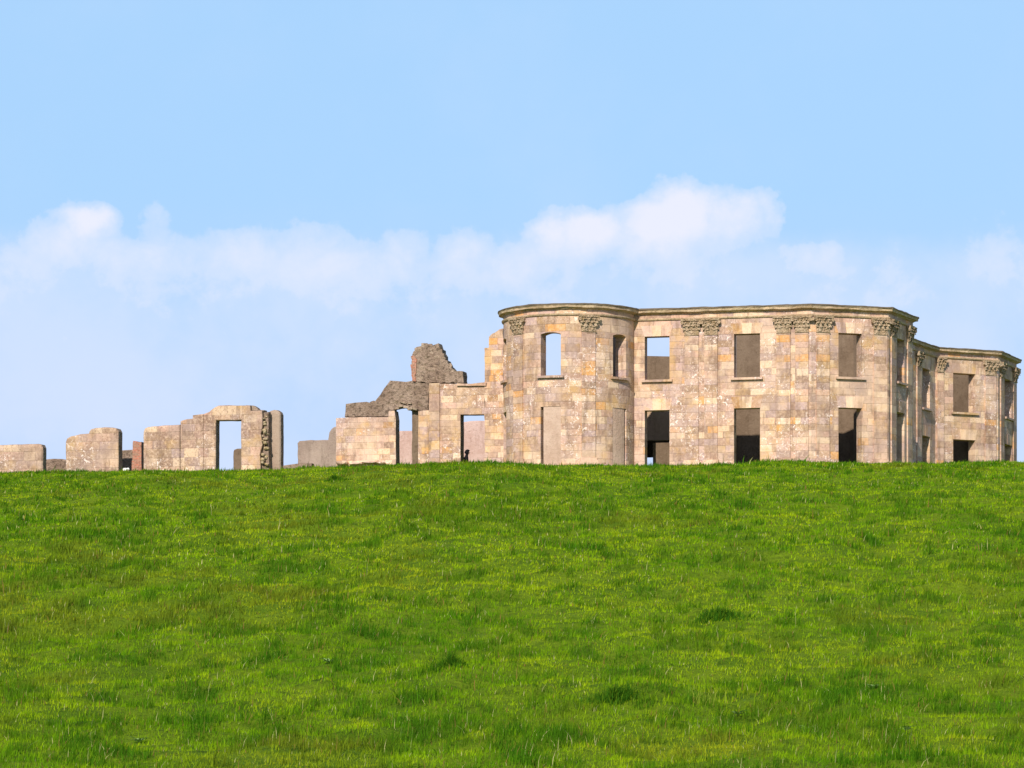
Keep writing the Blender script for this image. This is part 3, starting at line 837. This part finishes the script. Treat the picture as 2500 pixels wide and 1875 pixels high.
# --- left wing with two door openings, attached to the mansion front
wing = empty('ruined_wing', origin_at(1000), 'broken sandstone wing with two doorways and a jagged rubble stump beside the rounded bow', 'ruin')
FW = [M_ASHW, M_RUB]
prism('wall', [(820.5, 1160), (820.5, 1021), (853, 1019), (948, 1018), (949, 1004), (963, 1003), (966, 1025), (966.5, 1160)], 0, .72, FW, wing, jit=.012, seed=1)
prism('rubble_core', [(839, 1018), (842, 1004), (845, 984), (866, 981), (887, 983), (893, 979), (902, 981), (911, 981), (930, 963), (939, 947), (946, 937), (952, 930), (975, 932), (1008, 931), (1046, 936), (1046, 1001), (1021, 1004), (1005, 1003), (985, 997), (962, 999), (962, 1018)],
      .14, .56, [M_RUB, M_RUBD], wing, jit=.05, bev=.05, seed=2)
prism('door_jamb', [(1006, 1160), (1006, 1001), (1022, 1003), (1022, 1160)], .42, .5, [M_PLAS, M_RUB], wing, jit=.02, seed=3)
prism('wall', [(1021, 1160), (1021, 1004), (1046.5, 1001.5), (1046.5, 1160)], .02, .7, [M_ASHW, M_RUB], wing, jit=.012, seed=4)
prism('pilaster', [(1047, 1160), (1047, 936), (1073, 935), (1073, 1160)], -.10, .80, [M_PILO, M_ASHW], wing, jit=.0, seed=5)
prism('wall', [(1074, 1160), (1074, 937), (1183, 937), (1183, 1012), (1124, 1012), (1124, 1160)], 0, .72, FW, wing, jit=.008, seed=6)
prism('ledge', [(1115, 942), (1115, 935.5), (1150, 937), (1184, 933), (1187, 934), (1187, 941.5)], -.14, .9, [M_SILL, M_CAP], wing, jit=.01, seed=7)
prism('rubble_stump', [(1007, 930), (1006, 900), (1005, 869), (1010, 860), (1014, 853), (1017, 848), (1026, 846.5), (1028, 843), (1045, 841), (1058, 842), (1070, 840), (1072, 851), (1078, 853), (1079, 862), (1084, 866), (1085, 877), (1091, 882), (1093, 890), (1101, 897), (1109, 906), (1121, 906), (1130, 907), (1131, 934.5), (1074, 935), (1046, 935)],
      .10, .8, [M_RUB, M_RUBD], wing, jit=.05, bev=.03, seed=8, step=.16)
prism('brickwork', [(1004.6, 930), (1004.2, 870), (1008, 866), (1014, 872), (1014.5, 890), (1013, 908), (1015, 930)], .04, .9, [M_BRICK, M_BRICK], wing, jit=.07, step=.15, seed=9)
prism('rubble_core', [(1109, 934), (1111, 921), (1117, 909), (1130.5, 908), (1131.5, 934)], -.03, .4, [M_RUB, M_RUBD], wing, jit=.03, bev=.04, seed=10)
# stub of the full height front between wing and bow
prism('wall', [(1183.3, 1160), (1183.3, 849), (1193, 848), (1195, 823), (1201, 815), (1208, 811), (1221, 803), (1228, 801), (1229.5, 1160)], -.06, .9, [M_ASHW, M_RUB], wing, jit=.03, seed=11)

# loose stones and lumps, one mesh each
def lump(mb, c, sx, sy, sz, seed, rot=0.0):
    bm = bmesh.new(); bmesh.ops.create_icosphere(bm, subdivisions=2, radius=1)
    ca, sa = math.cos(rot), math.sin(rot)
    for v in bm.verts:
        d = v.co.normalized()
        k = max(abs(d.x), abs(d.y), abs(d.z)) ** -.55
        d = d * k * (1 + .20 * mnoise.noise(d * 1.6 + Vector((seed * 3.1, seed, 0))))
        X, Z = d.x * sx, d.z * sz
        X, Z = X * ca - Z * sa, X * sa + Z * ca
        v.co = Vector((c[0] + X * .969 + d.y * sy * .246, c[1] - X * .246 + d.y * sy * .969, c[2] + Z))
    for f in bm.faces: mb.face([v.co.copy() for v in f.verts])
    bm.free()
def P_at(px, py, off): p = on_line(px, off); return (p.x, p.y, (HZ - py) * p.y / F)
rs = random.Random(5)
def shard(mb, c, sx, sy, sz, r):
    """angular broken stone: a skewed, rotated block with knocked corners"""
    ro = r.uniform(-.35, .35); ca, sa = math.cos(ro), math.sin(ro)
    bm = bmesh.new(); bmesh.ops.create_cube(bm, size=2)
    for v in bm.verts:
        v.co = Vector((v.co.x * r.uniform(.62, 1.05), v.co.y * r.uniform(.7, 1.0), v.co.z * r.uniform(.6, 1.05)))
    bmesh.ops.bevel(bm, geom=list(bm.edges), offset=.16, segments=1, affect='EDGES', clamp_overlap=True)
    for v in bm.verts:
        X, Z = v.co.x * sx, v.co.z * sz; Y = v.co.y * sy + r.uniform(-.01, .01)
        X, Z = X * ca - Z * sa, X * sa + Z * ca
        v.co = Vector((c[0] + X * .969 + Y * .246, c[1] - X * .246 + Y * .969, c[2] + Z))
    for f in bm.faces: mb.face([v.co.copy() for v in f.verts])
    bm.free()
def in_poly(x, y, P):
    c_ = False
    for (x0, y0), (x1, y1) in zip(P, P[1:] + P[:1]):
        if (y0 > y) != (y1 > y) and x < (x1 - x0) * (y - y0) / (y1 - y0) + x0: c_ = not c_
    return c_
def pack(poly, off, n, s0, s1, seed, asp=.6, sink=.125):
    r = random.Random(seed); mb = MB(); done = []
    xs = [p[0] for p in poly]; ys = [p[1] for p in poly]; tries = 0
    while len(done) < n and tries < 6000:
        tries += 1
        x = r.uniform(min(xs), max(xs)); y = r.uniform(min(ys), max(ys)); s_ = r.uniform(s0, s1)
        if not in_poly(x, y, poly): continue
        if any(abs(x - a) < (s_ + q) * 45 * .80 and abs(y - b) < (s_ + q) * 45 * .80 * asp for a, b, q in done): continue
        done.append((x, y, s_))
        shard(mb, P_at(x, y, off + sink), s_, .10 + r.uniform(.0, .07), s_ * asp * r.uniform(.8, 1.25), r)
    return mb
for poly, off, n, a0, a1, sd_, asp in (
        ([(1012, 928), (1009, 870), (1015, 853), (1028, 845), (1045, 842), (1070, 842), (1077, 854), (1086, 872), (1093, 886), (1109, 907), (1104, 930)], .10, 120, .09, .27, 31, .62),
        ([(962, 1000), (964, 978), (985, 966), (1040, 940), (1044, 996), (1022, 1001), (1004, 999), (985, 994)], .14, 48, .10, .22, 32, .50),
        ([(848, 1014), (850, 990), (905, 985), (935, 966), (956, 938), (1035, 936), (975, 965), (955, 1014)], .14, 40, .08, .17, 33, .6)):
    pack(poly, off, n, a0, a1, sd_, asp).build('rubble_stones', M_RUB if sd_ != 31 else M_RUB2, wing)
mb = MB()
for (px, py, sx, sz) in ((970, 997, .16, .08), (980, 992, .20, .07), (992, 994, .20, .09), (1003, 998, .18, .09), (1014, 999, .18, .08), (985, 983, .25, .05), (1001, 985, .15, .05)):
    shard(mb, P_at(px, py, .16), sx, .17, sz, rs)
mb.build('rubble_stones', M_RUB2, wing)
mb = MB()
for k, (px, py, sx, sz) in enumerate(((836, 1130, .35, .12), (868, 1132, .42, .07), (905, 1129, .5, .06), (930, 1130, .25, .06))):
    lump(mb, P_at(px, py, -.15), sx, .25, sz, k * 2.3)
mb.build('footing_stones', M_ASHW, wing)

# pink plastered wall seen through the wing's two openings
o = prism('inner_wall', [(935, 1170), (935, 1054), (966, 1052), (1010, 1051), (1080, 1046), (1100, 1036), (1128, 1031), (1150, 1028), (1195, 1027), (1215, 1060), (1215, 1170)], 12.5, .6, [M_PINK, M_RUB], None, jit=.02, bev=.05, seed=12)
tag(o, 'pink plastered inner wall seen through the two door openings of the broken wing', 'wall')
# grey wall left of the wing
o = prism('ruined_wall', [(726, 1165), (726, 1081), (730, 1077), (742, 1075), (800, 1074), (804, 1056), (809, 1047), (815, 1042), (826, 1040), (870, 1040), (870, 1165)], 2.2, .6, [plaster('pale_grey_render', (.27, .20, .165), (.36, .275, .225), (.15, .11, .085)), M_RUB], None, jit=.02, bev=.07, seed=13)
tag(o, 'smooth grey low wall running behind the left edge of the broken wing', 'wall')
o = prism('ruined_wall', [(596, 1170), (596, 1141), (650, 1137), (690, 1136), (735, 1131), (760, 1131), (760, 1170)], 1.2, .5, [M_RUB, M_RUB], None, jit=.02, bev=.05, seed=14)
tag(o, 'ankle high remnant of wall along the grass between doorway and grey low wall', 'wall')

# --- freestanding door wall
door = empty('ruined_wall', origin_at(560), 'freestanding weathered sandstone wall with one tall empty doorway and stepped rounded top', 'wall', 'broken stretches of outer wall')
FL = [M_ASHL, M_CAP]
prism('wall', [(440, 1170), (440, 1029), (444, 1026), (455, 1023), (470, 1021), (470, 1013), (497, 1010), (510, 1005), (516, 1000), (524, 994), (533, 990), (560, 989), (611, 989.5), (611, 1003),
               (640, 1002), (641, 1040), (637, 1060), (641, 1085), (635, 1110), (637, 1170), (588, 1170), (588, 1026), (527, 1026), (527, 1170)], 0, .66, FL, door, jit=.015, bev=.07, seed=15, step=.35)
prism('wall', [(349, 1170), (349, 1054), (352, 1046), (360, 1042), (399, 1038), (420, 1037), (439, 1036), (439.4, 1170)], .05, .62, FL, door, jit=.012, bev=.15, seed=16)
prism('pilaster', [(471, 1170), (471, 1014), (496, 1011), (496.5, 1170)], -.05, .3, [M_ASHL, M_ASHL], door, jit=.005, seed=17)
prism('coping', [(600, 1002), (600, 989), (618, 990), (627, 995), (631, 1001), (645, 1001), (645, 1004)], .25, .5, [M_CAP, M_CAP], door, jit=.01, bev=.05, seed=18)
mb = MB()
for k in range(26):
    py = 1012 + 124 * k / 25 + rs.uniform(-2, 2)
    lump(mb, P_at(639 + rs.uniform(-4, 13), py, .12 + rs.random() * .3), rs.uniform(.07, .16), .16, rs.uniform(.05, .11), rs.random() * 9, rs.uniform(-.4, .4))
mb.build('rubble_edge', rubble('mossy_rubble', base=(.40, .29, .15), dark=(.14, .10, .055), light=(.58, .46, .32), moss=(.48, .31, .06), scale=1.5), door)
prism('rubble_core', [(634, 1170), (634, 1008), (655, 1006), (656, 1170)], .26, .4, [M_RUB, M_RUB], door, jit=.03, seed=19)
prism('return_wall', [(654, 1170), (653, 1008), (658, 1003), (667, 1000), (676, 1001), (682, 1005), (685, 1012), (685, 1170)], .8, .66, [plaster('grey_brown_render', (.31, .22, .165), (.37, .275, .21), (.22, .155, .11)), M_CAP], door, jit=.010, bev=.16, seed=20)
# block seen through the doorway
o = prism('ruined_wall', [(569, 1175), (569, 1103), (571, 1098), (578, 1095), (600, 1094), (600, 1175)], 6.0, .7, [M_PLAS, M_CAP], None, jit=.01, bev=.08, seed=21)
tag(o, 'grey wall stub visible inside the doorway of the freestanding wall', 'wall')

o = prism('ruined_wall', [(160, 1175), (160, 1078), (163, 1070), (172, 1065), (195, 1060), (217, 1058.5), (217, 1054), (221, 1048), (232, 1045), (256, 1043), (276, 1043.5), (285, 1046), (289, 1054), (289, 1175)], 0, .66, FL, None, jit=.012, bev=.17, seed=22)
tag(o, 'blocky sandstone wall stretch with a stepped rounded top, between the red brick pier and the low left wall', 'wall', 'broken stretches of outer wall')
o = prism('ruined_wall', [(-160, 1175), (-160, 1096), (-60, 1090), (0, 1086), (50, 1084.5), (92, 1083), (101, 1085), (104, 1093), (104, 1175)], 0, .66, FL, None, jit=.012, bev=.17, seed=23)
tag(o, 'long low sandstone wall stretch leaving the left edge of the photo', 'wall', 'broken stretches of outer wall')
o = prism('ruined_wall', [(100, 1180), (100, 1126), (106, 1122), (130, 1119.5), (152, 1120), (165, 1123), (165, 1180)], 3.0, .6, [M_RUB, M_CAP], None, jit=.01, bev=.06, seed=24)
tag(o, 'low grey brown wall stub in the gap between the two leftmost sandstone stretches', 'wall')
o = prism('ruined_wall', [(280, 1180), (280, 1101), (300, 1099), (330, 1097), (352, 1098), (352, 1180)], 3.0, .6, [M_RUB, M_CAP], None, jit=.01, bev=.06, seed=25)
tag(o, 'grey brown back wall behind the red brick pier', 'wall')
o = prism('brick_pier', [(322, 1180), (321.5, 1128), (324, 1118), (323.5, 1080), (326, 1076.5), (335, 1077), (336, 1080), (345, 1078.5), (346, 1180)], 1.3, .5, [M_BRICK, M_BRICK], None, jit=.015, bev=.0, seed=26)
tag(o, 'narrow red brick pier standing in the gap left of the doorway wall', 'pier')
mb = MB(); lump(mb, P_at(306, 1147, .4), .14, .14, .10, 1.2); lump(mb, P_at(313, 1146, .5), .08, .1, .09, 3.2)
o = mb.build('stone', plaster('pale_stone', (.75, .72, .68), (.8, .78, .75), (.6, .57, .52)))
tag(o, 'pale broken stones lying by the foot of the red brick pier', 'stone')

# ------------------------------------------------------------------ inner walls of the mansion
def inner_wall(name, p0, p1, z0, zt, thick, opens, mats, label, zt1=None, parent=mansion):
    """straight wall between two plan points; opens = (s0,s1,z0,z1)"""
    d = (p1 - p0); L = d.length; d.normalize(); nrm = Vector((-d.y, d.x))
    zt1 = zt if zt1 is None else zt1
    ss = sorted(set([0, L] + [v for o in opens for v in o[:2]])); zs = sorted(set([z0, zt] + [v for o in opens for v in o[2:4] if z0 < v < zt]))
    def Z(s, z): return z + (zt1 - zt) * s / L if z == zt else z
    def V(s, z, k): p = p0 + d * s + nrm * (thick * k); return (p.x, p.y, Z(s, z))
    ins = lambda s, z: any(o[0] < s < o[1] and o[2] < z < o[3] for o in opens)
    mb = MB()
    for i in range(len(ss)-1):
        for j in range(len(zs)-1):
            a, b_, c0, c1 = ss[i], ss[i+1], zs[j], zs[j+1]
            if ins((a+b_)/2, (c0+c1)/2): continue
            mb.face([V(a, c0, 0), V(b_, c0, 0), V(b_, c1, 0), V(a, c1, 0)]); mb.face([V(b_, c0, 1), V(a, c0, 1), V(a, c1, 1), V(b_, c1, 1)])
            em = lambda i2, j2: i2 < 0 or j2 < 0 or i2 >= len(ss)-1 or j2 >= len(zs)-1 or ins((ss[i2]+ss[i2+1])/2, (zs[j2]+zs[j2+1])/2)
            if em(i-1, j): mb.face([V(a, c0, 1), V(a, c0, 0), V(a, c1, 0), V(a, c1, 1)])
            if em(i+1, j): mb.face([V(b_, c0, 0), V(b_, c0, 1), V(b_, c1, 1), V(b_, c1, 0)])
            if em(i, j+1): mb.face([V(a, c1, 0), V(b_, c1, 0), V(b_, c1, 1), V(a, c1, 1)])
            if em(i, j-1): mb.face([V(a, c0, 1), V(b_, c0, 1), V(b_, c0, 0), V(a, c0, 0)])
    return mb.build(name, mats, parent)
def on_front(px, s):
    """plan point s metres behind the front line at photograph column px"""
    return on_line(px, s)
# cross wall going back from the bow (its unlit side shows in the bow's right window)
a = on_front(1478, 1.6)
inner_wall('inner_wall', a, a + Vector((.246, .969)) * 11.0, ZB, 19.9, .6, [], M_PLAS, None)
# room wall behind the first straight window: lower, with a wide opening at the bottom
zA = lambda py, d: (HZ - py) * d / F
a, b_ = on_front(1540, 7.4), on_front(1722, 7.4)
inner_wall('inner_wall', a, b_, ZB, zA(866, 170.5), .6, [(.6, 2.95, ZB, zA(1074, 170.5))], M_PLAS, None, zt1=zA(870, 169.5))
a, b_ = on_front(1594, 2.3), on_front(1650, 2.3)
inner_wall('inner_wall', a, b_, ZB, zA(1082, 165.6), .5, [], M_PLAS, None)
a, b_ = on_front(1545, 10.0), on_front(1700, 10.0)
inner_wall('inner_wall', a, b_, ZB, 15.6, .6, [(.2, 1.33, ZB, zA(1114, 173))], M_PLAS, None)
a, b_ = on_front(1548, 6.6), on_front(1690, 6.6)  # lower wall added here; plaster colour lightened so its shaded face reads brown
inner_wall('inner_wall', a, b_, ZB, 15.75, .5, [(.45, 2.9, ZB, zA(1074, 169.5))], plaster('shade_lightened_plaster', (.48, .33, .22), (.56, .40, .28), (.34, .22, .14)), None)
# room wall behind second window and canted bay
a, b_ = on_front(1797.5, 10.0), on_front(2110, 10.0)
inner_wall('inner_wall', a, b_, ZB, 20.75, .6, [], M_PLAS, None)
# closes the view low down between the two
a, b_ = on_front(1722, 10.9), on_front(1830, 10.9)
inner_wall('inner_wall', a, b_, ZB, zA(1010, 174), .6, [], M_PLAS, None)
# brick lump inside the canted bay window
a = on_front(2052, 2.0)
# walls inside the east side rooms
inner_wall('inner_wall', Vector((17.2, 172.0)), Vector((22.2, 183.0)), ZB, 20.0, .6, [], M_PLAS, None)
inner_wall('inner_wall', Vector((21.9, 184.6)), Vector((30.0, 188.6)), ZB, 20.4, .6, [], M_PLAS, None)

# ------------------------------------------------------------------ person sitting in the wing's right doorway, in profile, facing right
def person():
    m, t, b = new_mat('dark_clothing', 0.9, 0.1)
    b.inputs['Base Color'].default_value = (.012, .010, .013, 1)
    ms, t2, b2 = new_mat('skin', 0.6, 0.3); b2.inputs['Base Color'].default_value = (.30, .17, .12, 1)
    base = on_line(1137, .95)
    gz = zA(1098, base.y) - .92
    gz = zA(1098, base.y) - .92 * 1.12
    root = empty('person', (base.x, base.y, gz), 'person in dark hooded clothing seen in profile, sitting low inside the wing doorway', 'person')
    def skin(name, pts, edges, rad, mat, sub=2):
        me = bpy.data.meshes.new(name); me.from_pydata(pts, edges, [])
        o = bpy.data.objects.new(name, me); COL.objects.link(o); me.materials.append(mat); o.parent = root
        md = o.modifiers.new('skin', 'SKIN')
        for i, r_ in enumerate(rad): me.skin_vertices[0].data[i].radius = (r_, r_) if not isinstance(r_, tuple) else r_
        me.skin_vertices[0].data[0].use_root = True
        s_ = o.modifiers.new('sub', 'SUBSURF'); s_.levels = sub; s_.render_levels = sub
        return o
    root.scale = (1.18, 1.15, 1.12)
    # local axes: +x is the way the figure faces (right in the photo)
    P = [(0, 0, .10), (-.01, 0, .28), (.0, 0, .44), (.02, 0, .56), (.045, 0, .64), (.06, 0, .70), (.075, 0, .80), (.08, 0, .87),
         (.02, -.17, .55), (.06, -.22, .30), (.27, -.15, .20), (.36, -.12, .19),
         (.02, .17, .55), (.06, .22, .30), (.27, .15, .20), (.36, .12, .19),
         (.08, -.10, .09), (.48, -.12, .16), (.86, -.12, .06), (.98, -.12, .10),
         (.08, .10, .09), (.48, .12, .20), (.84, .12, .06), (.96, .12, .10)]
    E = [(0, 1), (1, 2), (2, 3), (3, 4), (4, 5), (5, 6), (6, 7), (3, 8), (8, 9), (9, 10), (10, 11), (3, 12), (12, 13), (13, 14), (14, 15),
         (0, 16), (16, 17), (17, 18), (18, 19), (0, 20), (20, 21), (21, 22), (22, 23)]
    Rd = [.15, .13, .145, .12, .065, .07, .105, .075, .065, .05, .038, .028, .065, .05, .038, .028, .095, .068, .045, .035, .095, .068, .045, .035]
    skin('body', P, E, Rd, m)
    # hood with its peak, face inside it
    skin('hood', [(.03, 0, .70), (.045, 0, .80), (.07, 0, .885), (.13, 0, .885), (.19, 0, .865)], [(0, 1), (1, 2), (2, 3), (3, 4)], [.10, .122, .085, .06, .02], m)
    skin('face', [(.11, 0, .72), (.125, 0, .78), (.13, 0, .83)], [(0, 1), (1, 2)], [.045, .062, .05], ms, 1)
    skin('nose', [(.17, 0, .80), (.197, 0, .775)], [(0, 1)], [.016, .014], ms, 1)
    for s in (-1, 1):
        hx, hy, hz = .40, .11 * s, .185
        for q in range(4):
            skin('finger', [(hx - .02, hy + (q - 1.5) * .019, hz), (hx + .03, hy + (q - 1.5) * .021, hz + .005), (hx + .058 - abs(q - 1.4) * .008, hy + (q - 1.5) * .021, hz - .015)], [(0, 1), (1, 2)], [.010, .009, .007], ms, 1)
        skin('thumb', [(hx - .02, hy - s * .035, hz), (hx + .015, hy - s * .055, hz - .005)], [(0, 1)], [.011, .008], ms, 1)
    return root
person()
